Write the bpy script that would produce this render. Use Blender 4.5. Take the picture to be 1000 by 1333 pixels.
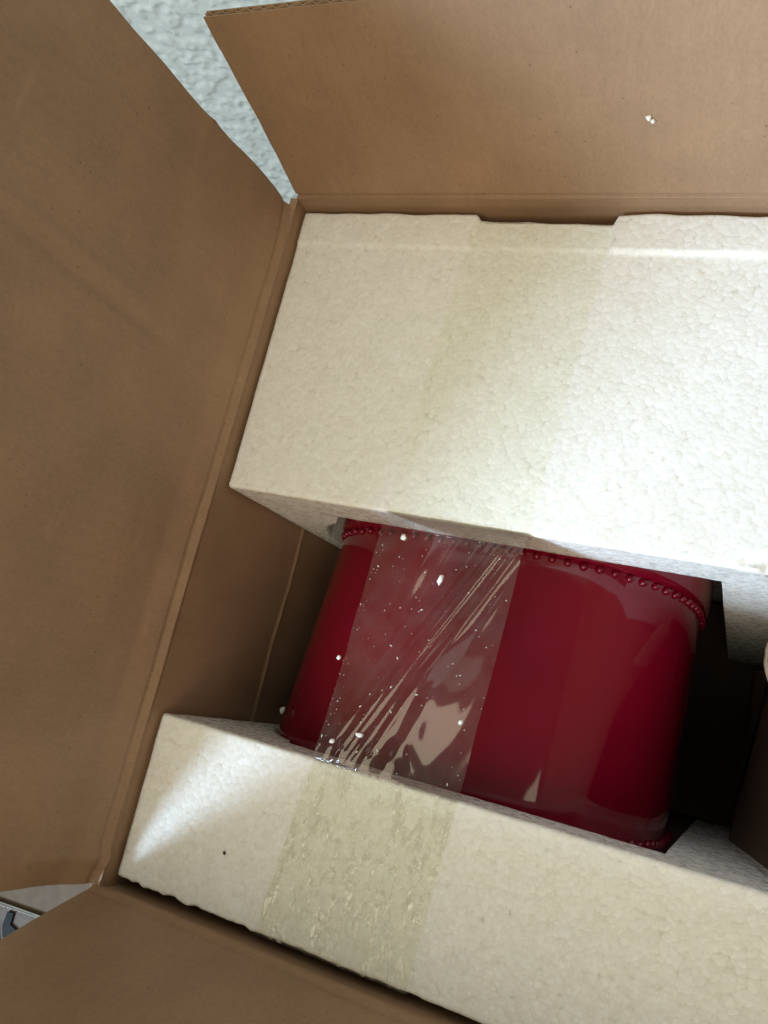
import bpy, bmesh, math, random
from mathutils import Vector, Matrix, noise

# ------------------------------------------------------------------ scene, camera, world, lamps, exposure
scene = bpy.context.scene
for o in list(bpy.data.objects):
    bpy.data.objects.remove(o)
COL = scene.collection
random.seed(4)

cam_d = bpy.data.cameras.new("camera")
cam = bpy.data.objects.new("camera", cam_d)
COL.objects.link(cam)
cam.matrix_world = Matrix(((0.9018, -0.1462, 0.4067, 0.2887),
                           (0.2381, 0.9534, -0.1853, -0.2643),
                           (-0.3606, 0.2639, 0.8946, 0.4022),
                           (0, 0, 0, 1)))
cam_d.sensor_fit = 'VERTICAL'
cam_d.sensor_height = 36.0
cam_d.lens = 1142.7 / 1333.0 * 36.0
cam_d.clip_start = 0.01
cam_d.clip_end = 100.0
scene.camera = cam

w = bpy.data.worlds.new("World")
scene.world = w
w.use_nodes = True
bg = w.node_tree.nodes["Background"]
bg.inputs[0].default_value = (1.0, 0.92, 0.78, 1)
bg.inputs[1].default_value = 0.16


def area_lamp(name, loc, target, sx, sy, power, col):
    d = bpy.data.lights.new(name, 'AREA')
    d.shape = 'RECTANGLE'
    d.size, d.size_y, d.energy, d.color = sx, sy, power, col
    o = bpy.data.objects.new(name, d)
    o.location = loc
    o.rotation_euler = (Vector(target) - Vector(loc)).to_track_quat('-Z', 'Y').to_euler()
    COL.objects.link(o)
    return o


# warm room lamp above and in front of the box; cool window low on the front left
area_lamp("room_lamp", (0.40, -1.30, 1.6), (0.15, -0.2, 0), 2.3, 1.5, 24.5, (1.0, 0.90, 0.67))
AZ, EL, WD = math.radians(34.5), math.radians(33.0), 2.2
wl = Vector((-math.sin(AZ) * math.cos(EL), -math.cos(AZ) * math.cos(EL), math.sin(EL))) * WD
area_lamp("window_light", Vector((0.08, -0.3, 0)) + wl, (0.08, -0.3, 0), 0.50, 0.50, 72.0, (0.58, 0.78, 1.0))

vs = scene.view_settings
vs.view_transform = 'Standard'
vs.look = 'None'
vs.exposure = 0.11
vs.gamma = 1.0
scene.cycles.max_bounces = 10
scene.cycles.transparent_max_bounces = 12
scene.cycles.caustics_reflective = False
scene.cycles.caustics_refractive = False


# ------------------------------------------------------------------ materials
def new_mat(name):
    m = bpy.data.materials.new(name)
    m.use_nodes = True
    nt = m.node_tree
    nt.nodes.clear()
    out = nt.nodes.new("ShaderNodeOutputMaterial")
    p = nt.nodes.new("ShaderNodeBsdfPrincipled")
    nt.links.new(p.outputs[0], out.inputs[0])
    return m, nt, p, out


def N(nt, typ, **kw):
    n = nt.nodes.new(typ)
    for k, v in kw.items():
        if k.startswith('i_'):
            key = k[2:].replace('_', ' ')
            n.inputs[key].default_value = v
        else:
            setattr(n, k, v)
    return n


def ramp(nt, stops):
    r = nt.nodes.new("ShaderNodeValToRGB")
    e = r.color_ramp.elements
    e[0].position, e[0].color = stops[0]
    e[1].position, e[1].color = stops[-1]
    for pos, c in stops[1:-1]:
        x = e.new(pos)
        x.color = c
    return r


def mixc(nt, blend='MIX'):
    m = nt.nodes.new("ShaderNodeMix")
    m.data_type = 'RGBA'
    m.blend_type = blend
    return m          # inputs 0 fac, 6 A, 7 B ; output 2


def mat_cardboard(name, base, axis):
    """kraft liner: mottled pulp, dark flecks, faint washboard of the flutes (varies along axis)"""
    m, nt, p, out = new_mat(name)
    L = nt.links.new
    tc = N(nt, "ShaderNodeTexCoord")
    mot = N(nt, "ShaderNodeTexNoise", i_Scale=28.0, i_Detail=6.0, i_Roughness=0.62)
    L(tc.outputs['Object'], mot.inputs['Vector'])
    b = Vector(base)
    r1 = ramp(nt, [(0.28, (*(b * 0.91), 1)), (0.55, (*b, 1)), (0.78, (*(b * 1.06), 1))])
    L(mot.outputs[0], r1.inputs[0])
    # pulp fibre streaks, stretched
    mp = N(nt, "ShaderNodeMapping")
    mp.inputs['Scale'].default_value = {'x': (620, 330, 330), 'y': (330, 620, 330), 'z': (330, 330, 620)}[axis]
    L(tc.outputs['Object'], mp.inputs['Vector'])
    fib = N(nt, "ShaderNodeTexNoise", i_Scale=1.0, i_Detail=4.0, i_Roughness=0.7)
    L(mp.outputs[0], fib.inputs['Vector'])
    r2 = ramp(nt, [(0.32, (0.90, 0.895, 0.89, 1)), (0.68, (1.06, 1.06, 1.06, 1))])
    L(fib.outputs[0], r2.inputs[0])
    m1 = mixc(nt, 'MULTIPLY')
    m1.inputs[0].default_value = 1.0
    L(r1.outputs[0], m1.inputs[6])
    L(r2.outputs[0], m1.inputs[7])
    # sparse dark flecks
    vo = N(nt, "ShaderNodeTexVoronoi", i_Scale=150.0, i_Randomness=1.0)
    L(tc.outputs['Object'], vo.inputs['Vector'])
    fl = ramp(nt, [(0.05, (1, 1, 1, 1)), (0.11, (0, 0, 0, 1))])
    L(vo.outputs['Distance'], fl.inputs[0])
    sep = N(nt, "ShaderNodeSeparateColor")
    L(vo.outputs['Color'], sep.inputs[0])
    gt = N(nt, "ShaderNodeMath", operation='GREATER_THAN')
    gt.inputs[1].default_value = 0.62
    L(sep.outputs[0], gt.inputs[0])
    mu = N(nt, "ShaderNodeMath", operation='MULTIPLY')
    L(fl.outputs[0], mu.inputs[0])
    L(gt.outputs[0], mu.inputs[1])
    mu2 = N(nt, "ShaderNodeMath", operation='MULTIPLY')
    mu2.inputs[1].default_value = 0.55
    L(mu.outputs[0], mu2.inputs[0])
    m2 = mixc(nt)
    L(mu2.outputs[0], m2.inputs[0])
    L(m1.outputs[2], m2.inputs[6])
    m2.inputs[7].default_value = (*(b * 0.3), 1)
    # washboard tone
    wv = N(nt, "ShaderNodeTexWave", wave_type='BANDS', bands_direction='XYZ'[' xyz'.index(axis) - 1],
           i_Scale=38.0, i_Distortion=0.5, i_Detail=1.0)
    L(tc.outputs['Object'], wv.inputs['Vector'])
    rw = ramp(nt, [(0.0, (0.985, 0.983, 0.98, 1)), (1.0, (1.005, 1.005, 1.005, 1))])
    L(wv.outputs[0], rw.inputs[0])
    m3 = mixc(nt, 'MULTIPLY')
    m3.inputs[0].default_value = 1.0
    L(m2.outputs[2], m3.inputs[6])
    L(rw.outputs[0], m3.inputs[7])
    # broad unevenness of the liner and faint pale scuffs
    big = N(nt, "ShaderNodeTexNoise", i_Scale=7.0, i_Detail=3.0, i_Roughness=0.55)
    L(tc.outputs['Object'], big.inputs['Vector'])
    rb = ramp(nt, [(0.30, (0.90, 0.885, 0.88, 1)), (0.70, (1.07, 1.07, 1.06, 1))])
    L(big.outputs[0], rb.inputs[0])
    m4 = mixc(nt, 'MULTIPLY')
    m4.inputs[0].default_value = 1.0
    L(m3.outputs[2], m4.inputs[6])
    L(rb.outputs[0], m4.inputs[7])
    ms = N(nt, "ShaderNodeMapping")
    ms.inputs['Rotation'].default_value = (0.5, 0.4, 0.7)
    ms.inputs['Scale'].default_value = (260.0, 22.0, 60.0)
    L(tc.outputs['Object'], ms.inputs['Vector'])
    sc = N(nt, "ShaderNodeTexNoise", i_Scale=1.0, i_Detail=3.0, i_Roughness=0.6)
    L(ms.outputs[0], sc.inputs['Vector'])
    rs = ramp(nt, [(0.66, (0, 0, 0, 1)), (0.76, (0.22, 0.22, 0.22, 1))])
    L(sc.outputs[0], rs.inputs[0])
    m5 = mixc(nt)
    L(rs.outputs[0], m5.inputs[0])
    L(m4.outputs[2], m5.inputs[6])
    m5.inputs[7].default_value = (*(b * 1.45), 1)
    L(m5.outputs[2], p.inputs['Base Color'])
    p.inputs['Roughness'].default_value = 0.62
    p.inputs['Specular IOR Level'].default_value = 0.35
    # relief
    fine = N(nt, "ShaderNodeTexNoise", i_Scale=700.0, i_Detail=4.0, i_Roughness=0.65)
    L(tc.outputs['Object'], fine.inputs['Vector'])
    bf = N(nt, "ShaderNodeBump", i_Strength=0.10, i_Distance=0.0006)
    L(fine.outputs[0], bf.inputs['Height'])
    bw = N(nt, "ShaderNodeBump", i_Strength=0.05, i_Distance=0.0006)
    L(wv.outputs[0], bw.inputs['Height'])
    L(bf.outputs[0], bw.inputs['Normal'])
    L(bw.outputs[0], p.inputs['Normal'])
    return m


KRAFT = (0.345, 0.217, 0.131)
M_card_y = mat_cardboard("kraft_cardboard_side", KRAFT, 'y')
M_insert_shade = mat_cardboard("shade_darkened_insert_board", (0.075, 0.048, 0.032), 'x')  # brown board, with the deep shade of the gap put into its colour
M_card_x = mat_cardboard("kraft_cardboard_end", KRAFT, 'x')


def mat_plain(name, col, rough, spec=0.5, metal=0.0):
    m, nt, p, out = new_mat(name)
    p.inputs['Base Color'].default_value = (*col, 1)
    p.inputs['Roughness'].default_value = rough
    p.inputs['Specular IOR Level'].default_value = spec
    p.inputs['Metallic'].default_value = metal
    tc = N(nt, "ShaderNodeTexCoord")
    n = N(nt, "ShaderNodeTexNoise", i_Scale=90.0, i_Detail=4.0)
    nt.links.new(tc.outputs['Object'], n.inputs['Vector'])
    c = Vector(col)
    r = ramp(nt, [(0.3, (*(c * 0.85), 1)), (0.7, (*(c * 1.1), 1))])
    nt.links.new(n.outputs[0], r.inputs[0])
    nt.links.new(r.outputs[0], p.inputs['Base Color'])
    return m


M_paper_edge = mat_plain("torn_paper", (0.62, 0.47, 0.33), 0.8, 0.2)
M_flute = mat_plain("flute_paper", (0.38, 0.25, 0.15), 0.85, 0.2)


def mat_foam():
    m, nt, p, out = new_mat("polystyrene_foam")
    L = nt.links.new
    tc = N(nt, "ShaderNodeTexCoord")
    geo = N(nt, "ShaderNodeTexNoise", i_Scale=120.0, i_Detail=2.0)
    L(tc.outputs['Object'], geo.inputs['Vector'])
    add = N(nt, "ShaderNodeVectorMath", operation='MULTIPLY_ADD')
    add.inputs[1].default_value = (0.002, 0.002, 0.002)
    L(geo.outputs['Color'], add.inputs[0])
    L(tc.outputs['Object'], add.inputs[2])
    v = N(nt, "ShaderNodeTexVoronoi", feature='F1', i_Scale=380.0)
    L(add.outputs[0], v.inputs['Vector'])
    sep = N(nt, "ShaderNodeSeparateColor")
    L(v.outputs['Color'], sep.inputs[0])
    rc = ramp(nt, [(0.0, (0.87, 0.855, 0.805, 1)), (0.5, (0.91, 0.90, 0.86, 1)), (1.0, (0.955, 0.95, 0.92, 1))])
    L(sep.outputs[0], rc.inputs[0])
    # thin seams between the beads, with a few open pits where they meet
    sm = N(nt, "ShaderNodeTexVoronoi", feature='DISTANCE_TO_EDGE', i_Scale=380.0)
    L(add.outputs[0], sm.inputs['Vector'])
    sr_ = ramp(nt, [(0.0, (0.94, 0.935, 0.92, 1)), (0.05, (1, 1, 1, 1))])
    L(sm.outputs[0], sr_.inputs[0])
    mu = mixc(nt, 'MULTIPLY')
    mu.inputs[0].default_value = 1.0
    L(rc.outputs[0], mu.inputs[6])
    L(sr_.outputs[0], mu.inputs[7])
    pit = ramp(nt, [(0.66, (1, 1, 1, 1)), (0.80, (0.95, 0.945, 0.93, 1)), (0.93, (0.94, 0.93, 0.915, 1)), (1.0, (0.80, 0.78, 0.75, 1))])
    L(v.outputs['Distance'], pit.inputs[0])
    mu2 = mixc(nt, 'MULTIPLY')
    mu2.inputs[0].default_value = 1.0
    L(mu.outputs[2], mu2.inputs[6])
    L(pit.outputs[0], mu2.inputs[7])
    L(mu2.outputs[2], p.inputs['Base Color'])
    p.inputs['Roughness'].default_value = 0.36
    rr = ramp(nt, [(0.0, (0.13, 0.13, 0.13, 1)), (0.5, (0.38, 0.38, 0.38, 1)), (1.0, (0.5, 0.5, 0.5, 1))])
    L(sep.outputs[1], rr.inputs[0])
    L(rr.outputs[0], p.inputs['Roughness'])
    p.inputs['Specular IOR Level'].default_value = 0.5
    p.inputs['Subsurface Weight'].default_value = 0.25
    p.inputs['Subsurface Radius'].default_value = (1.0, 0.95, 0.8)
    p.inputs['Subsurface Scale'].default_value = 0.004
    # packed beads: low domes, each tilted its own way so that some catch the light
    re = N(nt, "ShaderNodeMath", operation='MULTIPLY')
    L(v.outputs['Distance'], re.inputs[0])
    L(v.outputs['Distance'], re.inputs[1])
    rn = N(nt, "ShaderNodeMath", operation='MULTIPLY_ADD')
    rn.inputs[1].default_value = -1.9
    rn.inputs[2].default_value = 1.0
    L(re.outputs[0], rn.inputs[0])
    loc = N(nt, "ShaderNodeVectorMath", operation='SUBTRACT')
    L(add.outputs[0], loc.inputs[0])
    L(v.outputs['Position'], loc.inputs[1])
    cv = N(nt, "ShaderNodeVectorMath", operation='SUBTRACT')
    cv.inputs[1].default_value = (0.5, 0.5, 0.5)
    L(v.outputs['Color'], cv.inputs[0])
    dt = N(nt, "ShaderNodeVectorMath", operation='DOT_PRODUCT')
    L(loc.outputs[0], dt.inputs[0])
    L(cv.outputs[0], dt.inputs[1])
    lv = N(nt, "ShaderNodeMath", operation='MULTIPLY_ADD')
    lv.inputs[1].default_value = 110.0
    L(dt.outputs['Value'], lv.inputs[0])
    L(rn.outputs[0], lv.inputs[2])
    b1 = N(nt, "ShaderNodeBump", i_Strength=0.22, i_Distance=0.0005)
    L(lv.outputs[0], b1.inputs['Height'])
    nz = N(nt, "ShaderNodeTexNoise", i_Scale=900.0, i_Detail=3.0, i_Distortion=0.6)
    L(tc.outputs['Object'], nz.inputs['Vector'])
    b2 = N(nt, "ShaderNodeBump", i_Strength=0.30, i_Distance=0.0005)
    L(nz.outputs[0], b2.inputs['Height'])
    L(b1.outputs[0], b2.inputs['Normal'])
    L(b2.outputs[0], p.inputs['Normal'])
    return m


M_foam = mat_foam()


def mat_glaze():
    m, nt, p, out = new_mat("crimson_glaze")
    L = nt.links.new
    tc = N(nt, "ShaderNodeTexCoord")
    n = N(nt, "ShaderNodeTexNoise", i_Scale=14.0, i_Detail=3.0)
    L(tc.outputs['Object'], n.inputs['Vector'])
    r = ramp(nt, [(0.3, (0.175, 0.0013, 0.015, 1)), (0.7, (0.21, 0.0018, 0.018, 1))])
    L(n.outputs[0], r.inputs[0])
    L(r.outputs[0], p.inputs['Base Color'])
    p.inputs['Roughness'].default_value = 0.045
    p.inputs['IOR'].default_value = 1.52
    nb = N(nt, "ShaderNodeTexNoise", i_Scale=45.0, i_Detail=1.0)
    L(tc.outputs['Object'], nb.inputs['Vector'])
    b = N(nt, "ShaderNodeBump", i_Strength=0.05, i_Distance=0.002)
    L(nb.outputs[0], b.inputs['Height'])
    L(b.outputs[0], p.inputs['Normal'])
    return m


M_glaze = mat_glaze()


def mat_tape():
    """clear film: mostly transparent with a faint yellow tint, Fresnel gloss, a trace of haze and scuffs"""
    m, nt, p, out = new_mat("clear_tape")
    L = nt.links.new
    nt.nodes.remove(p)
    tr = N(nt, "ShaderNodeBsdfTransparent")
    tr.inputs[0].default_value = (0.985, 0.965, 0.89, 1)
    gl = N(nt, "ShaderNodeBsdfGlossy")
    gl.inputs['Roughness'].default_value = 0.12
    gl.inputs['Color'].default_value = (1, 0.98, 0.94, 1)
    df = N(nt, "ShaderNodeBsdfDiffuse")
    df.inputs[0].default_value = (0.85, 0.80, 0.70, 1)
    fr = N(nt, "ShaderNodeFresnel", i_IOR=1.5)
    fm = N(nt, "ShaderNodeMath", operation='MULTIPLY')
    fm.inputs[1].default_value = 1.75
    fm.use_clamp = True
    L(fr.outputs[0], fm.inputs[0])
    tc = N(nt, "ShaderNodeTexCoord")
    n = N(nt, "ShaderNodeTexNoise", i_Scale=60.0, i_Detail=5.0, i_Roughness=0.7)
    L(tc.outputs['Object'], n.inputs['Vector'])
    r = ramp(nt, [(0.35, (0.010, 0.010, 0.010, 1)), (0.75, (0.045, 0.045, 0.045, 1))])
    L(n.outputs[0], r.inputs[0])
    m1 = N(nt, "ShaderNodeMixShader")
    L(r.outputs[0], m1.inputs[0])
    L(tr.outputs[0], m1.inputs[1])
    L(df.outputs[0], m1.inputs[2])
    m2 = N(nt, "ShaderNodeMixShader")
    L(fm.outputs[0], m2.inputs[0])
    L(m1.outputs[0], m2.inputs[1])
    L(gl.outputs[0], m2.inputs[2])
    L(m2.outputs[0], out.inputs[0])
    return m


M_tape = mat_tape()


def mat_tape_stuck(name, ior, haze, crinkle, lift, tint):
    m, nt, p, out = new_mat(name)
    L = nt.links.new
    nt.nodes.remove(p)
    tr = N(nt, "ShaderNodeBsdfTransparent")
    tr.inputs[0].default_value = tint
    gl = N(nt, "ShaderNodeBsdfGlossy")
    gl.inputs['Roughness'].default_value = 0.14
    fr = N(nt, "ShaderNodeFresnel", i_IOR=ior)
    tc = N(nt, "ShaderNodeTexCoord")
    mp = N(nt, "ShaderNodeMapping")
    mp.inputs['Scale'].default_value = (1.0, 0.38, 1.0)
    L(tc.outputs['Object'], mp.inputs['Vector'])
    cn = N(nt, "ShaderNodeTexNoise", i_Scale=330.0, i_Detail=3.0, i_Roughness=0.6, i_Distortion=0.8)
    L(mp.outputs[0], cn.inputs['Vector'])
    cb = N(nt, "ShaderNodeBump", i_Strength=crinkle, i_Distance=0.0012)
    L(cn.outputs[0], cb.inputs['Height'])
    L(cb.outputs[0], gl.inputs['Normal'])
    df = N(nt, "ShaderNodeBsdfDiffuse")
    df.inputs[0].default_value = (0.99, 0.97, 0.83, 1)
    m1 = N(nt, "ShaderNodeMixShader")
    m1.inputs[0].default_value = haze
    L(tr.outputs[0], m1.inputs[1])
    L(df.outputs[0], m1.inputs[2])
    m2 = N(nt, "ShaderNodeMixShader")
    L(m1.outputs[0], m2.inputs[1])
    L(gl.outputs[0], m2.inputs[2])
    # little spots where the film has lifted off the beads: milky and shiny
    sp = N(nt, "ShaderNodeTexNoise", i_Scale=240.0, i_Detail=2.5, i_Roughness=0.6, i_Distortion=0.5)
    L(mp.outputs[0], sp.inputs['Vector'])
    sr = ramp(nt, [(0.49, (0, 0, 0, 1)), (0.66, (lift, lift, lift, 1))])
    L(sp.outputs[0], sr.inputs[0])
    fa = N(nt, "ShaderNodeMath", operation='MULTIPLY_ADD')
    fa.inputs[1].default_value = 0.16
    L(sr.outputs[0], fa.inputs[0])
    L(fr.outputs[0], fa.inputs[2])
    L(fa.outputs[0], m2.inputs[0])
    ha = N(nt, "ShaderNodeMath", operation='MULTIPLY_ADD')
    ha.inputs[1].default_value = 0.52
    ha.inputs[2].default_value = haze
    L(sr.outputs[0], ha.inputs[0])
    L(ha.outputs[0], m1.inputs[0])
    L(m2.outputs[0], out.inputs[0])
    return m


M_tape_stuck = mat_tape_stuck("clear_tape_on_back_block", 1.08, 0.02, 0.2, 0.0, (1.0, 0.998, 0.965, 1))
M_tape_crinkled = mat_tape_stuck("clear_tape_on_front_block", 1.12, 0.05, 0.6, 0.9, (1.0, 0.998, 0.955, 1))


def mat_stucco():
    m, nt, p, out = new_mat("knockdown_wall_paint")
    L = nt.links.new
    tc = N(nt, "ShaderNodeTexCoord")
    p.inputs['Base Color'].default_value = (0.46, 0.46, 0.39, 1)
    p.inputs['Roughness'].default_value = 0.42
    n = N(nt, "ShaderNodeTexNoise", i_Scale=260.0, i_Detail=3.0)
    L(tc.outputs['Object'], n.inputs['Vector'])
    b = N(nt, "ShaderNodeBump", i_Strength=0.25, i_Distance=0.001)
    L(n.outputs[0], b.inputs['Height'])
    L(b.outputs[0], p.inputs['Normal'])
    return m


M_stucco = mat_stucco()
M_floor = mat_plain("beige_floor", (0.11, 0.075, 0.046), 0.5, 0.3)
M_chrome = mat_plain("bright_metal", (0.85, 0.84, 0.82), 0.18, 0.5, 1.0)
M_darkglass = mat_plain("dark_teal_plastic", (0.012, 0.015, 0.016), 0.5, 0.2)
M_crumb = mat_plain("foam_crumb_white", (0.88, 0.87, 0.83), 0.45, 0.4)
M_speck = mat_plain("dark_speck", (0.05, 0.04, 0.03), 0.8, 0.2)


# ------------------------------------------------------------------ helpers
def link(name, me, mat, parent=None, smooth=True):
    o = bpy.data.objects.new(name, me)
    COL.objects.link(o)
    if mat and not me.materials:
        me.materials.append(mat)
    if smooth:
        for pl in me.polygons:
            pl.use_smooth = True
    if parent:
        o.parent = parent
        o.matrix_parent_inverse = parent.matrix_world.inverted()
    return o


def tag(o, label=None, cat=None, group=None, kind=None):
    if label:
        o['label'] = label
    if cat:
        o['category'] = cat
    if group:
        o['group'] = group
    if kind:
        o['kind'] = kind
    return o


def thing(name, loc, label, cat, group=None):
    o = bpy.data.objects.new(name, None)
    o.empty_display_size = 0.02
    COL.objects.link(o)
    o.location = loc
    bpy.context.view_layer.update()
    return tag(o, label, cat, group)


def mesh(name, vs_, fs):
    me = bpy.data.meshes.new(name)
    me.from_pydata([tuple(v) for v in vs_], [], fs)
    me.update()
    return me


def smooth01(a, b, x):
    t = max(0.0, min(1.0, (x - a) / (b - a)))
    return t * t * (3 - 2 * t)


def lerp_tab(tab, x):
    for (a, va), (b, vb) in zip(tab, tab[1:]):
        if (a - x) * (b - x) <= 0:
            return va + (vb - va) * (x - a) / (b - a)
    return tab[0][1] if abs(x - tab[0][0]) < abs(x - tab[-1][0]) else tab[-1][1]


def frange(a, b, n):
    return [a + (b - a) * i / n for i in range(n + 1)]


def sheet(name, us, vs_, fn, normal, th, mat, parent):
    """board: front surface fn(u, v), back surface offset by -normal*th, closed rim"""
    nu, nv = len(us), len(vs_)
    V, F = [], []
    n = Vector(normal).normalized()
    for k in (0, 1):
        for v in vs_:
            for u in us:
                q = Vector(fn(u, v))
                V.append(q - n * th if k else q)
    S = nu * nv
    for j in range(nv - 1):
        for i in range(nu - 1):
            a, b, c, d = j * nu + i, j * nu + i + 1, (j + 1) * nu + i + 1, (j + 1) * nu + i
            F.append((a, b, c, d))
            F.append((S + d, S + c, S + b, S + a))
    for i in range(nu - 1):
        F.append((i, S + i, S + i + 1, i + 1))
        t = (nv - 1) * nu
        F.append((t + i + 1, S + t + i + 1, S + t + i, t + i))
    for j in range(nv - 1):
        F.append((j * nu, (j + 1) * nu, S + (j + 1) * nu, S + j * nu))
        e = nu - 1
        F.append((j * nu + e, S + j * nu + e, S + (j + 1) * nu + e, (j + 1) * nu + e))
    me = mesh(name, V, F)
    bm = bmesh.new()
    bm.from_mesh(me)
    bmesh.ops.recalc_face_normals(bm, faces=bm.faces)
    bm.to_mesh(me)
    bm.free()
    o = link(name, me, mat, parent)
    md = None
    me.set_sharp_from_angle(angle=math.radians(40))
    return o


# ------------------------------------------------------------------ setting: floor and wall
def plain_grid(name, us, vs_, fn, mat):
    nu = len(us)
    V = [fn(u, v) for v in vs_ for u in us]
    F = [(j * nu + i, j * nu + i + 1, (j + 1) * nu + i + 1, (j + 1) * nu + i)
         for j in range(len(vs_) - 1) for i in range(nu - 1)]
    return link(name, mesh(name, V, F), mat)


ZB = -0.42           # inside bottom of the box
fl = plain_grid("floor", frange(-1.6, 1.9, 4), frange(-2.2, 0.095, 4), lambda x, y: (x, y, ZB - 0.006), M_floor)
tag(fl, kind='structure')


def knock(x, z):
    h = 0.0
    q = Vector((x * 105, z * 105, 3.1))
    a = noise.fractal(q, 0.8, 2.1, 4)
    h += 0.0013 * smooth01(-0.05, 0.20, a)
    d = noise.voronoi(Vector((x * 150, z * 150, 1.7)))[0]
    h += 0.0011 * max(0, 1 - (d[0] / 0.42) ** 2) * (1 if noise.noise(Vector((x * 30, z * 30, 9))) > -0.1 else 0)
    return h


WY = 0.095


def wall_pt(u, v):
    return (u, WY - knock(u, v), v)


xs = frange(-1.2, -0.36, 10)[:-1] + frange(-0.36, 0.12, 300) + frange(0.12, 1.6, 12)[1:]
zs = [ZB - 0.006] + frange(-0.16, 0.16, 210) + [0.4, 0.9, 1.6]
wa = plain_grid("wall", xs, zs, wall_pt, M_stucco)
tag(wa, kind='structure')

# ------------------------------------------------------------------ cardboard box
LY = 0.40            # y depth of the box, from 0 (back) to -LY (front)
WX = 0.42
TH = 0.005
box = thing("cardboard_box", (WX / 2, -LY / 2, ZB),
            "open brown cardboard shipping box with its flaps standing up around the foam blocks", "box")


def ridge(s, r=0.0010):          # score line: a rolled ridge with a groove on the flap side
    return r * math.exp(-((s + 0.0005) / 0.0017) ** 2) - 0.0008 * math.exp(-((s - 0.0040) / 0.0014) ** 2)


def nz(a, b, c, s):
    return noise.noise(Vector((a * s, b * s, c)))


# left wall: inner face x = 0
zl = [ZB, -0.25, -0.2, -0.16] + frange(-0.125, -0.095, 30) + frange(-0.09, -0.014, 12) + frange(-0.012, 0, 14)


def wall_left(y, z):
    x = ridge(z) + 0.0012 * nz(y, z, 1.0, 14)
    # pressed score line about a hand's width down
    x += 0.0013 * math.exp(-((z + 0.111 + 0.0012 * nz(y, 0, 4, 25)) / 0.0011) ** 2)
    return (x, y, z)


sheet("wall", frange(-LY, 0, 100), zl, wall_left, (1, 0, 0), TH, M_card_y, box)


# left flap: nearly upright, slightly wavy, dented back edge, imprint of another flap
def flap_left(t, s):
    # t 0..1 along y from front to back, s height along the flap
    y = -LY + 0.0015 + t * (LY - 0.003)
    lean = lerp_tab([(0, 0.0), (0.02, -0.006), (0.06, -0.0095), (0.15, -0.0165), (0.27, -0.028)], s)
    x = lean + ridge(s) + 0.0022 * nz(y, s, 2.0, 9) * smooth01(0, .05, s) + 0.0010 * nz(y, s, 7.0, 26)
    # back edge trim: small tear at s ~ .078, softly wavering cut
    by = 0.0
    if t > 0.9:
        k = (t - 0.9) / 0.1
        by = k * (0.0008 * nz(s, 0, 5.0, 40) - 0.0012 * smooth01(0.073, 0.077, s) * smooth01(0.2, 0.078, s))
        by -= 0.003 * k * math.exp(-(s / 0.012) ** 2)
        x += 0.0008 * k * math.exp(-((s - 0.076) / 0.004) ** 2)
        x -= 0.004 * k * k * math.exp(-(s / 0.02) ** 2)
    if t < 0.06:                               # rolled, squashed front edge
        k = 1 - t / 0.06
        x += 0.0022 * math.exp(-((k - 0.45) / 0.2) ** 2) - 0.002 * k * k
        by += 0.0022 * k * nz(s, 0, 8.0, 30)
    # vertical imprint of a folded flap
    g = y + 0.121 - 0.06 * (s - 0.1)
    x -= 0.0013 * math.exp(-(g / 0.0035) ** 2) * smooth01(0.035, 0.09, s)
    x += 0.0008 * math.exp(-((g - 0.008) / 0.004) ** 2) * smooth01(0.035, 0.09, s)
    return (x, y + by, s)


ts = frange(0, 0.08, 16)[:-1] + frange(0.08, 0.9, 150) + frange(0.9, 1, 16)[1:]
ss = frange(0, 0.012, 14) + frange(0.014, 0.27, 100)
sheet("flap", ts, ss, flap_left, (1, 0, 0), TH, M_card_y, box)


# back wall (inner face y = 0) and back flap, leaning away
def wall_back(x, z):
    y = -0.4 * ridge(z) + 0.0006 * nz(x, z, 3.0, 14)
    return (x, y, z)


sheet("wall", frange(0, WX, 60), [ZB, -0.2, -0.1, -0.05, -0.03] + frange(-0.02, 0, 16), wall_back, (0, -1, 0), TH, M_card_x, box)
BL = math.radians(11.2)
BH = 0.1185


def flap_back(t, s):
    x = 0.0012 + t * (WX - 0.003) + 0.0006 * nz(s, 0, 2, 60) * (1 if t < 0.05 else 0)
    g = -0.0011 * 1.7 * math.exp(-((s - 0.0018) / 0.0010) ** 2)
    o = g + 0.0012 * nz(x, s, 6.0, 12) * smooth01(0, .03, s)
    hh = s + (0.0015 * (t - 0.2) if s > BH * 0.97 else 0)
    return (x, hh * math.sin(BL) - o * math.cos(BL), hh * math.cos(BL) + o * math.sin(BL))


# the back flap shows its raw top edge: inner liner, corrugated medium, outer liner
nB = Vector((0, -math.cos(BL), math.sin(BL)))
fb = sheet("flap", frange(0, 1, 120), frange(0, 0.006, 14) + frange(0.008, BH, 60), flap_back, nB, 0.0007, M_card_x, box)


def flap_back_outer(t, s):
    return tuple(Vector(flap_back(t, s)) - nB * 0.0040)


sheet("outer_liner", frange(0, 1, 60), frange(0.004, BH, 20), flap_back_outer, nB, 0.0007, M_card_x, fb)


def flute(t, s):
    return tuple(Vector(flap_back(t, s)) - nB * (0.00235 + 0.00125 * math.sin(t * WX / 0.0072 * 2 * math.pi)))


sheet("flute", frange(0, 1, 440), [0.006, 0.06, BH + 0.0001], flute, nB, 0.0006, M_flute, fb)


# front wall and front flap
def wall_front(x, z):
    return (x, -LY + 0.5 * ridge(z) + 0.0008 * nz(x, z, 11.0, 14), z)


sheet("wall", frange(-0.0045, WX, 60), [ZB, -0.2, -0.1, -0.05, -0.03] + frange(-0.02, 0, 16), wall_front, (0, 1, 0), TH, M_card_x, box)
FL = math.radians(18.0)
FH = 0.121


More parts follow.
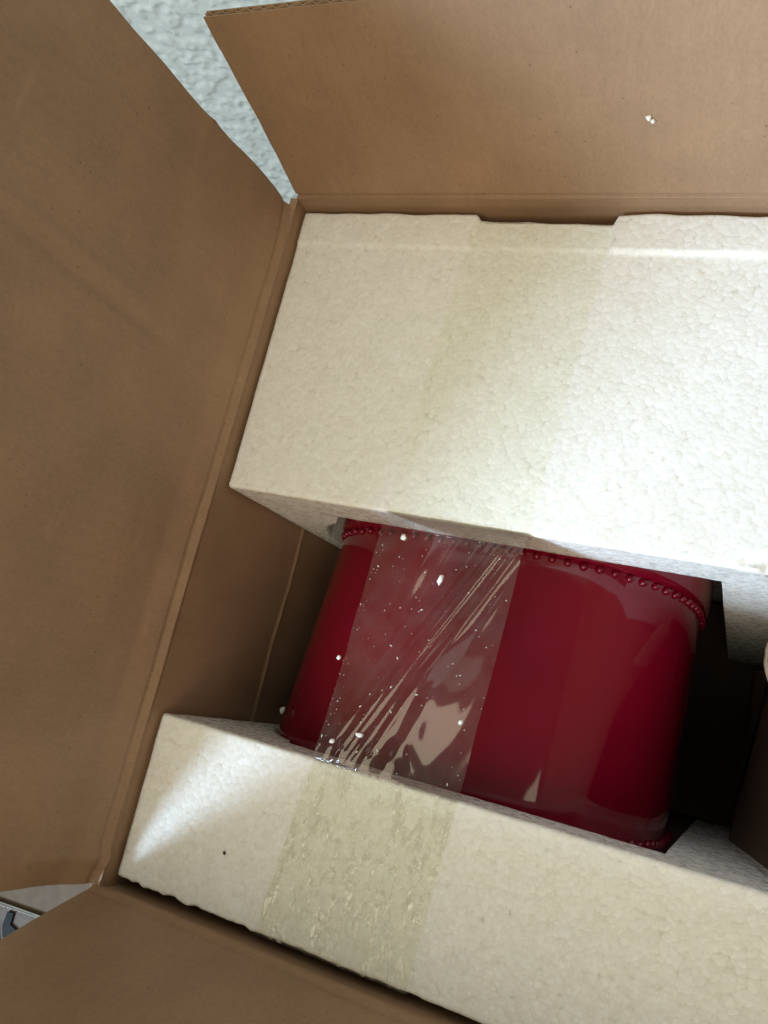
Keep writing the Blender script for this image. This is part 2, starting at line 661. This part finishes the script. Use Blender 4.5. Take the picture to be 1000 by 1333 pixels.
def flap_front(t, s):
    x = -0.003 + t * (WX + 0.001)
    o = 0.7 * ridge(s) + 0.0014 * nz(x, s, 16.0, 11) * smooth01(0, .03, s)
    return (x, -LY - s * math.sin(FL) + o * math.cos(FL), s * math.cos(FL) + o * math.sin(FL))


sheet("flap", frange(0, 1, 100), frange(-0.003, 0.012, 20) + frange(0.014, FH, 50), flap_front, (0, math.cos(FL), math.sin(FL)), TH, M_card_x, box)


# right wall and right flap (outside the picture, they close the box)
def wall_right(y, z):
    return (WX + 0.0015 * nz(y, z, 21.0, 16), y, z)


sheet("wall", frange(-LY, 0, 20), frange(ZB, 0, 12), wall_right, (-1, 0, 0), TH, M_card_y, box)


def flap_right(t, s):
    return (WX - 0.02 * s, -LY + 0.002 + t * (LY - 0.004), s)


sheet("flap", frange(0, 1, 20), frange(0, 0.26, 10), flap_right, (-1, 0, -0.02), TH, M_card_y, box)
sheet("bottom", [0, WX], [-LY, 0], lambda x, y: (x, y, ZB), (0, 0, 1), TH, M_card_x, box)

# leaning cardboard insert standing in the gap to the right of the pot, with a torn pale curl
ins = thing("cardboard_insert", (0.30, -0.245, ZB), "dark brown cardboard insert, its colour deepened for shade, leaning in the shadowy gap right of the red pot", "insert")


def insert_pt(y, z):
    return (0.3150 + (max(z, -0.19) + 0.030) * 0.16 + (y + 0.3085) * 0.09 + 0.001 * nz(y, z, 5, 30), y, z)


def insert_top(y, k):
    top = lerp_tab([(-0.305, -0.035), (-0.25, -0.060), (-0.182, -0.150)], y)
    return insert_pt(y, ZB + (top - ZB) * k)


sheet("board", frange(-0.305, -0.182, 30), frange(0, 1, 30), insert_top, (-1, 0, 0.16), 0.004, M_insert_shade, ins)
sheet("pit_shade_panel", [0.12, 0.2885], [-0.3075, -0.135], lambda x, y: (x, y, -0.38), (0, 0, 1), 0.004, M_insert_shade, ins)  # added dark sheet above the box bottom, standing in for shade in the pit
V, F = [], []
for j in range(13):
    b = j / 12
    for i in range(13):
        a = i / 12
        ang = a * 2.2
        wd = 0.020 * math.sin(math.pi * (0.12 + 0.8 * b))
        yy = -0.219 + 0.028 * b
        bx, by_, bz = insert_top(yy, 1)
        V.append((bx - 0.0128 - 0.25 * wd * math.sin(ang) + 0.0008 * nz(a, b, 3, 4), yy + 0.001 * nz(a, b, 5, 5), bz - 0.004 + 0.030 * a))
for j in range(12):
    for i in range(12):
        F.append((j * 13 + i, j * 13 + i + 1, (j + 1) * 13 + i + 1, (j + 1) * 13 + i))
curl = link("torn_liner", mesh("torn_liner", V, F), M_paper_edge, ins)
sol = curl.modifiers.new("thick", 'SOLIDIFY')
sol.thickness = 0.0008
curl['label'] = "pale curl of torn liner paper"

# ------------------------------------------------------------------ foam blocks
H = -0.0109


def pebble(q):
    d = noise.voronoi(q * 240.0)[0]
    return 0.00007 * (1 - 2.0 * d[0] * d[0]) + 0.0003 * noise.noise(q * 70)


RTOP_U, RTOP_L = -0.047, -0.045
POT_R, POT_ZC, POT_X = 0.128, -0.174, 0.139


def foam_block(name, x0, x1, yin, yout, rtop, rx0, rx1, rdepth, zbot, top_fn, out_fn, label):
    """Profile runs: bottom of the inner (pot) face, up, over the top, down the outer face; lofted along x."""
    sgn = 1 if yout > yin else -1
    D = abs(yout - yin)
    prof = []                       # (d from inner face, z, on_inner)
    for z in frange(zbot, rtop - 0.07, 5)[:-1]:
        prof.append((0, z, 1))
    for z in frange(rtop - 0.07, rtop - 0.0006, 36):
        prof.append((0, z, 1))
    for z in frange(rtop, H - 0.0022, 24):
        prof.append((0, z, 0))
    R = 0.0020
    for k in range(1, 5):
        a = math.pi / 2 * k / 5
        prof.append((R - R * math.cos(a), H - R + R * math.sin(a), 0))
    n = int(D / 0.00125)
    for d in frange(R, D - R, n):
        prof.append((d, H, 0))
    for k in range(1, 5):
        a = math.pi / 2 * k / 5
        prof.append((D - R + R * math.sin(a), H - R + R * math.cos(a), 0))
    for z in frange(H - 0.0022, H - 0.03, 20) + [zbot]:
        prof.append((D, z, 0))
    cols = sorted(set([round(x, 6) for x in frange(x0, x1, int((x1 - x0) / 0.0013))] +
                      [rx0 - 0.0002, rx0 + 0.0002, rx1 - 0.0002, rx1 + 0.0002]))
    V, F = [], []
    for x in cols:
        for (d, z, inner) in prof:
            dd = d
            if inner:
                hz = min(1.0, abs(z - POT_ZC) / POT_R)       # opening widens to follow the pot
                left = min(rx0, POT_X - 0.97 * POT_R * (1 - hz ** 2.8) ** (1 / 2.8))
                if left < x < rx1:
                    dd = rdepth
            zz, ddo = z, dd
            y = yin + sgn * dd
            if d > D * 0.5 or z > H - 0.004:
                zz += top_fn(x, y) * (1 if z > H - 0.012 else 0)
            if d > D - 0.006:
                y -= sgn * out_fn(x) * smooth01(D - 0.006, D - 0.001, d)
            V.append((x, y, zz))
    m = len(prof)
    for i in range(len(cols) - 1):
        for j in range(m - 1):
            F.append((i * m + j, (i + 1) * m + j, (i + 1) * m + j + 1, i * m + j + 1))
        F.append((i * m + m - 1, (i + 1) * m + m - 1, (i + 1) * m, i * m))
    F.append(tuple(range(m)))
    F.append(tuple((len(cols) - 1) * m + j for j in reversed(range(m))))
    me = mesh(name, V, F)
    bm = bmesh.new()
    bm.from_mesh(me)
    bmesh.ops.recalc_face_normals(bm, faces=bm.faces)
    bm.normal_update()
    disp = [(v, v.normal.copy() * pebble(v.co)) for v in bm.verts]
    for v, d in disp:
        v.co += d
    bm.to_mesh(me)
    bm.free()
    return tag(link(name, me, M_foam), label, "foam block", "white foam blocks packed around the red pot")


def top_upper(x, y):
    edge = -0.0243 + 0.0006 * nz(x, 0, 3, 40)
    step = 0.0022 * (0.35 + 0.65 * smooth01(0.08, 0.22, x)) * smooth01(edge - 0.0009, edge + 0.0009, y)
    if 0.112 < x < 0.190:
        step *= 0.35
    dent = 0.0
    if x > 0.272 and y < -0.168:                    # broken right front corner
        dent = -0.0060 * smooth01(0.272, 0.288, x) * smooth01(-0.168, -0.177, y) * (0.6 + nz(x, y, 4, 160))
    return step + dent + 0.0006 * nz(x, y, 8, 12)


def out_upper(x):
    notch = smooth01(0.1120, 0.1155, x) * (1 - smooth01(0.1880, 0.1905, x))
    return 0.0045 * notch * (0.75 + 0.5 * (x - 0.11) / 0.08) + 0.0012 * nz(x, 0, 2, 45) - 0.0002


def top_lower(x, y):
    return 0.0007 * nz(x, y, 15, 14)


def out_lower(x):
    rough = 1.0 if x < 0.09 else 0.35
    return 0.0016 * rough * nz(x, 0, 5, 120) + 0.0006 * rough * nz(x, 0, 6, 300) + 0.001


FU = foam_block("foam_block", 0.0022, WX - 0.004, -0.1785, -0.0030, RTOP_U, 0.045, 0.268, 0.046, ZB + 0.0005, top_upper, out_upper,
                "larger white foam block at the back, notched in its far edge under the tape")
FLo = foam_block("foam_block", 0.0022, WX - 0.004, -0.3085, -0.3960, RTOP_L, 0.055, 0.2640, 0.056, ZB + 0.0005, top_lower, out_lower,
                 "smaller white foam block in front of the red pot, crossed by a light streak")

# ------------------------------------------------------------------ red pot lying between the blocks
pot = thing("red_pot", (0.133, -0.25, ZB), "glossy crimson glazed ceramic pot with beaded rims lying between the foam blocks", "pot")
Y0, Y1 = -0.1778, -0.3172


def pot_center(y):
    k = (y - Y0) / (Y1 - Y0)
    return 0.1415 - 0.007 * k, -0.170 - 0.008 * k


def pot_r(y):
    return lerp_tab([(-0.10, 0.1142), (-0.40, 0.1325)], y)


def ring_pt(a, r):
    """softly squared round: superellipse"""
    q = (abs(math.sin(a)) ** 2.8 + abs(math.cos(a)) ** 2.8) ** (-1 / 2.8)
    return 0.95 * r * q * math.sin(a), r * q * math.cos(a)


def lathe(name, prof, parent, mat, seg=180):
    V, F = [], []
    for (y, r) in prof:
        cx, cz = pot_center(y)
        for i in range(seg):
            a = 2 * math.pi * i / seg
            dx, dz = ring_pt(a, r)
            V.append((cx + dx, y, cz + dz))
    for j in range(len(prof) - 1):
        for i in range(seg):
            k = (i + 1) % seg
            F.append((j * seg + i, j * seg + k, (j + 1) * seg + k, (j + 1) * seg + i))
    me = mesh(name, V, F)
    bm = bmesh.new()
    bm.from_mesh(me)
    bmesh.ops.recalc_face_normals(bm, faces=bm.faces)
    bm.to_mesh(me)
    bm.free()
    return link(name, me, mat, parent)


lathe("body", [(y, pot_r(y)) for y in frange(Y0, Y1, 60)], pot, M_glaze)
# thick rim bands at both ends, with the mouth turned into the pot
r0, r1 = pot_r(Y0), pot_r(Y1)
lathe("rim", [(Y0 - 0.0012, r0 - 0.001), (Y0 - 0.0006, r0 + 0.0018), (Y0 + 0.001, r0 + 0.0030), (Y0 + 0.004, r0 + 0.0034), (Y0 + 0.02, r0 + 0.0032),
              (Y0 + 0.034, r0 + 0.003), (Y0 + 0.0375, r0 + 0.001), (Y0 + 0.038, r0 - 0.002), (Y0 + 0.0365, r0 - 0.008), (Y0 + 0.02, r0 - 0.0105),
              (Y0 - 0.06, r0 - 0.010)], pot, M_glaze)
lathe("base", [(Y1 + 0.0012, r1 - 0.001), (Y1 + 0.0006, r1 + 0.0006), (Y1 - 0.001, r1 + 0.0012), (Y1 - 0.004, r1 + 0.0014), (Y1 - 0.02, r1 + 0.0012),
               (Y1 - 0.036, r1 + 0.002), (Y1 - 0.041, r1 - 0.002), (Y1 - 0.0425, r1 - 0.008), (Y1 - 0.0425, 0.001)], pot, M_glaze)
bm = bmesh.new()
bmesh.ops.create_uvsphere(bm, u_segments=12, v_segments=8, radius=0.0023)
bead_me = bpy.data.meshes.new("bead")
bm.to_mesh(bead_me)
bm.free()
bead_me.materials.append(M_glaze)
for pl in bead_me.polygons:
    pl.use_smooth = True
for (yb, rb) in ((Y0 - 0.0030, pot_r(Y0) + 0.0005), (Y1 + 0.0030, pot_r(Y1) + 0.0004)):
    cx, cz = pot_center(yb)
    nb = 92
    for i in range(nb):
        a = 2 * math.pi * (i + 0.3) / nb
        if math.cos(a) < -0.45:
            continue
        o = link("bead", bead_me, None, pot, smooth=False)
        dx, dz = ring_pt(a, rb)
        o.location = (cx + dx, yb + random.uniform(-.0003, .0003), cz + dz)
        s = random.uniform(0.9, 1.08)
        o.scale = (s, s, s)
        o.matrix_parent_inverse = pot.matrix_world.inverted()

# ------------------------------------------------------------------ clear packing tape
TL = [(0.0, 0.1125), (-0.005, 0.112), (-0.186, 0.1015), (-0.308, 0.0963), (-0.394, 0.0880), (-0.41, 0.0875)]
TR = [(0.0, 0.1895), (-0.007, 0.189), (-0.186, 0.179), (-0.304, 0.1737), (-0.394, 0.169), (-0.41, 0.1685)]
YA, YB_ = -0.1785, -0.3085


def cusp(x, s):
    return math.exp(-abs(x) / s)


RID = [(0.93, 0.12, 0.0022, 0.040), (0.80, 0.06, 0.0020, 0.034), (1.02, 0.30, 0.0030, 0.050),
       (0.62, -0.02, 0.0016, 0.050), (1.12, 0.46, 0.0014, 0.040), (0.93, 0.17, 0.0018, 0.020), (0.98, 0.24, 0.0016, 0.016),
       (0.86, 0.13, 0.0015, 0.018), (1.05, 0.31, 0.0018, 0.020), (1.00, 0.205, 0.0007, 0.009), (0.90, 0.215, 0.0007, 0.009)]


def span_z(u, v):
    """free film between the blocks: diagonal tension folds, a bubble, gathers near the lower edge"""
    env = min(1.0, v / 0.10) * min(1.0, (1 - v) / 0.06)
    z = -0.0016 * math.sin(math.pi * v)
    bub = math.exp(-(((u - 0.74) / 0.24) ** 2 + ((v - 0.72) / 0.2) ** 2))
    for (ua, ub, a, s) in RID:
        c = ua + (ub - ua) * v + 0.012 * math.sin(5 * v + ua * 9)
        wob = 0.75 + 0.5 * noise.noise(Vector((v * 5, ua * 13, 0)))
        z += a * (1 - 0.85 * bub) * wob * math.exp(-math.sqrt(((u - c) / s) ** 2 + 0.04) + 0.2) * min(1, v / 0.12 + 0.25)
    # stretched fine crinkle, running along the folds
    q = u - (0.95 - 0.75 * v)
    z += 0.0009 * noise.noise(Vector((q * 7, v * 1.6, 2.0))) + 0.00003 * noise.noise(Vector((q * 60, v * 3.0, 5.0))) * math.exp(-(q / 0.2) ** 2)
    # bubble low on the right, blister upper left
    b = math.exp(-(((u - 0.70) / 0.22) ** 2 + ((v - 0.66) / 0.16) ** 2))
    z += 0.0075 * b
    e = (u - 0.36) + 0.35 * (v - 0.22)
    z += 0.0030 * math.exp(-((e / 0.055) ** 2 + ((v - 0.22) / 0.16) ** 2))
    # gathers
    gz = math.exp(-((v - 0.93) / 0.09) ** 2) * smooth01(0.02, 0.15, u) * smooth01(0.95, 0.6, u)
    z += 0.0005 * gz * math.sin(38 * (u - 0.5 * v) + 4 * noise.noise(Vector((u * 5, v * 5, 3))))
    return z * env


def tape_pt(u, s):
    """s: (y, z-mode) path sample"""
    mode, y, z = s
    xl, xr = lerp_tab(TL, y), lerp_tab(TR, y)
    jag = 0.0
    if mode == 'span' and u < 0.001:
        jag = 0.0009 * abs(nz(y, 0, 3, 260))
    x = xl + (xr - xl) * u + jag
    if mode == 'up':
        zz = H + top_upper(x, y) + max(0.0, pebble(Vector((x, y, H)))) * 0.85 + 0.00045
    elif mode == 'low':
        zz = H + top_lower(x, y) + max(0.0, pebble(Vector((x, y, H)))) * 1.0 + 0.00045 + 0.0003 * max(0, nz(x, y, 6, 330))
    elif mode == 'span':
        v = (YA - y) / (YA - YB_)
        zz = H + 0.0008 + span_z(u, v)
    else:
        zz = z
        if mode == 'back':
            y = y - out_upper(x) * 1.0 + 0.0006
        else:
            y = y + out_lower(x) - 0.0012
    return (x, y, zz)


path = [('back', -0.0030, -0.05), ('back', -0.0030, -0.03), ('back', -0.0030, -0.018), ('back', -0.0030, -0.0135), ('back', -0.0040, -0.0112)]
path += [('up', y, 0) for y in frange(-0.0090, YA + 0.001, 140)]
path += [('span', y, 0) for y in frange(YA - 0.0005, YB_ + 0.0005, 220)]
path += [('low', y, 0) for y in frange(YB_ - 0.001, -0.3935, 76)]
path += [('front', -0.3952, -0.0112), ('front', -0.3960, -0.0130), ('front', -0.3960, -0.018), ('front', -0.3960, -0.04)]
us = frange(0, 1, 110)
V = [tape_pt(u, s) for s in path for u in us]
nu = len(us)
F = [(j * nu + i, (j + 1) * nu + i, (j + 1) * nu + i + 1, j * nu + i + 1) for j in range(len(path) - 1) for i in range(nu - 1)]
tme = mesh("packing_tape", V, F)
tme.materials.append(M_tape)
tme.materials.append(M_tape_stuck)
tme.materials.append(M_tape_crinkled)
for k, pl in enumerate(tme.polygons):
    pl.material_index = {'span': 0, 'low': 2, 'front': 2}.get(path[k // (nu - 1)][0], 1)
tape = link("packing_tape", tme, None)
tag(tape, "wrinkled clear packing tape stretched over the red pot between the two foam blocks", "tape")

# ------------------------------------------------------------------ foam crumbs, specks, dust


def crumb(loc, size, stretch, label, mat=M_crumb, name="foam_crumb", rot=0.0, group="loose white foam crumbs", cat="crumb"):
    bm = bmesh.new()
    bmesh.ops.create_icosphere(bm, subdivisions=3, radius=size)
    k = random.uniform(0, 50)
    for v in bm.verts:
        v.co *= 1 + 0.45 * noise.noise(v.co / size * 1.0 + Vector((k, 0, 0))) + 0.2 * noise.noise(v.co / size * 2.4 + Vector((0, k, 0)))
        v.co.y *= stretch
    me = bpy.data.meshes.new(name)
    bm.to_mesh(me)
    bm.free()
    o = link(name, me, mat)
    o.location = loc
    o.rotation_euler = (0, 0, rot)
    return tag(o, label, cat, group)


def on_tape(x, y):
    v = (YA - y) / (YA - YB_)
    u = (x - lerp_tab(TL, y)) / (lerp_tab(TR, y) - lerp_tab(TL, y))
    return H + 0.0008 + (span_z(u, v) if 0 <= u <= 1 else 0)


CR = [
    (0.1159, -0.1904, 0.0016, 1.2, 0.2, "white foam crumb on the tape just below the edge of the back foam block"),
    (0.1408, -0.2084, 0.0015, 2.0, 0.2, "elongated white foam crumb on the tape beside the diagonal folds"),
    (0.0969, -0.2575, 0.0012, 1.2, 0.5, "small white foam crumb at the left edge of the tape"),
    (0.1056, -0.2980, 0.0015, 1.1, 0.9, "round white foam crumb on the tape close to the front foam block"),
    (0.1189, -0.2916, 0.0014, 1.8, 1.5, "flat oval white foam crumb lying sideways low on the tape folds"),
    (0.1672, -0.2734, 0.0013, 1.2, 0.4, "white foam crumb low down at the right edge of the tape bubble"),
]
for (x, y, sz, st, rt, lb) in CR:
    sz *= 0.85
    crumb((x, y, on_tape(x, y) + sz * 0.7), sz, st, lb, rot=-rt)
for (t, s, sz, lb) in ((0.4985, 0.0510, 0.0012, "white foam crumb stuck on the tall back flap, higher of the two"),
                       (0.5025, 0.0490, 0.0010, "white foam crumb stuck on the tall back flap, lower of the two")):
    q = Vector(flap_back(t, s)) + nB * sz * 0.6
    crumb(q, sz, 1.1, lb)
crumb((0.0370, -0.2945, -0.0780), 0.0015, 1.3, "white foam crumb caught in the gap at the left side of the red pot")
crumb((0.0611, -0.3654, H + 0.0007), 0.0006, 1.5, "tiny dark speck on the front foam block", M_speck, "dark_speck", 0.6, None, "speck")

bm = bmesh.new()
for i in range(170):
    u, v = random.random() ** 0.8, random.random()
    if random.random() < 0.3:
        u = random.uniform(0, 0.06)
    y = YA + (YB_ - YA) * v
    x = lerp_tab(TL, y) + (lerp_tab(TR, y) - lerp_tab(TL, y)) * u
    r = random.choice((0.00010, 0.00013, 0.00016, 0.00030))
    mtx = Matrix.Translation((x, y, on_tape(x, y) + r * 0.6)) @ Matrix.Rotation(random.uniform(0, 3), 4, 'Z') @ Matrix.Diagonal((1, random.choice((1, 1.5, 3)), 1, 1))
    bmesh.ops.create_icosphere(bm, subdivisions=1, radius=r, matrix=mtx)
dm = bpy.data.meshes.new("foam_dust")
bm.to_mesh(dm)
bm.free()
tag(link("foam_dust", dm, M_crumb), "fine white foam dust scattered over the clear tape", "dust", kind='stuff')

# ------------------------------------------------------------------ shiny metal frame on the floor by the box corner


def bar(bm, a, b, r, n=10):
    a, b = Vector(a), Vector(b)
    d = (b - a).normalized()
    m = d.to_track_quat('Z', 'Y').to_matrix().to_4x4()
    m.translation = (a + b) / 2
    bmesh.ops.create_cone(bm, cap_ends=True, segments=n, radius1=r, radius2=r, depth=(b - a).length, matrix=m)


def slab(bm, pts, z0, z1):
    lo = [bm.verts.new((x, y, z0)) for x, y in pts]
    hi = [bm.verts.new((x, y, z1)) for x, y in pts]
    bm.faces.new(hi)
    bm.faces.new(lo[::-1])
    n = len(pts)
    for i in range(n):
        bm.faces.new((lo[i], lo[(i + 1) % n], hi[(i + 1) % n], hi[i]))


def bm_obj(name, fn, mat, parent, smooth=True):
    bm = bmesh.new()
    fn(bm)
    bmesh.ops.recalc_face_normals(bm, faces=bm.faces)
    me = bpy.data.meshes.new(name)
    bm.to_mesh(me)
    bm.free()
    o = link(name, me, mat, parent, smooth)
    me.set_sharp_from_angle(angle=math.radians(40))
    return o


ZF = ZB - 0.006
fr = thing("metal_frame", (-0.40, -0.615, ZF), "shiny bright-edged metal frame on the floor below the front left box corner", "frame")
c4 = [(-0.430, -0.5965), (-0.360, -0.5922), (-0.372, -0.640), (-0.4055, -0.640)]


def rim_fn(bm):
    for i in range(4):
        a, b = c4[i], c4[(i + 1) % 4]
        bar(bm, (a[0], a[1], ZF + 0.004), (b[0], b[1], ZF + 0.004), 0.0022)
    for a in c4:
        bmesh.ops.create_uvsphere(bm, u_segments=10, v_segments=6, radius=0.0024, matrix=Matrix.Translation((a[0], a[1], ZF + 0.004)))


bm_obj("rim", rim_fn, M_chrome, fr)
bm_obj("plate", lambda bm: slab(bm, c4, ZF + 0.0005, ZF + 0.002), mat_plain("brushed_plate", (0.11, 0.085, 0.068), 0.5, 0.3, 0.0), fr, False)
bm_obj("bracket", lambda bm: slab(bm, [(-0.4075, -0.6005), (-0.3985, -0.5995), (-0.3985, -0.611), (-0.3855, -0.6145), (-0.388, -0.6255), (-0.404, -0.6255), (-0.4085, -0.615)], ZF + 0.002, ZF + 0.005), M_darkglass, fr, False)
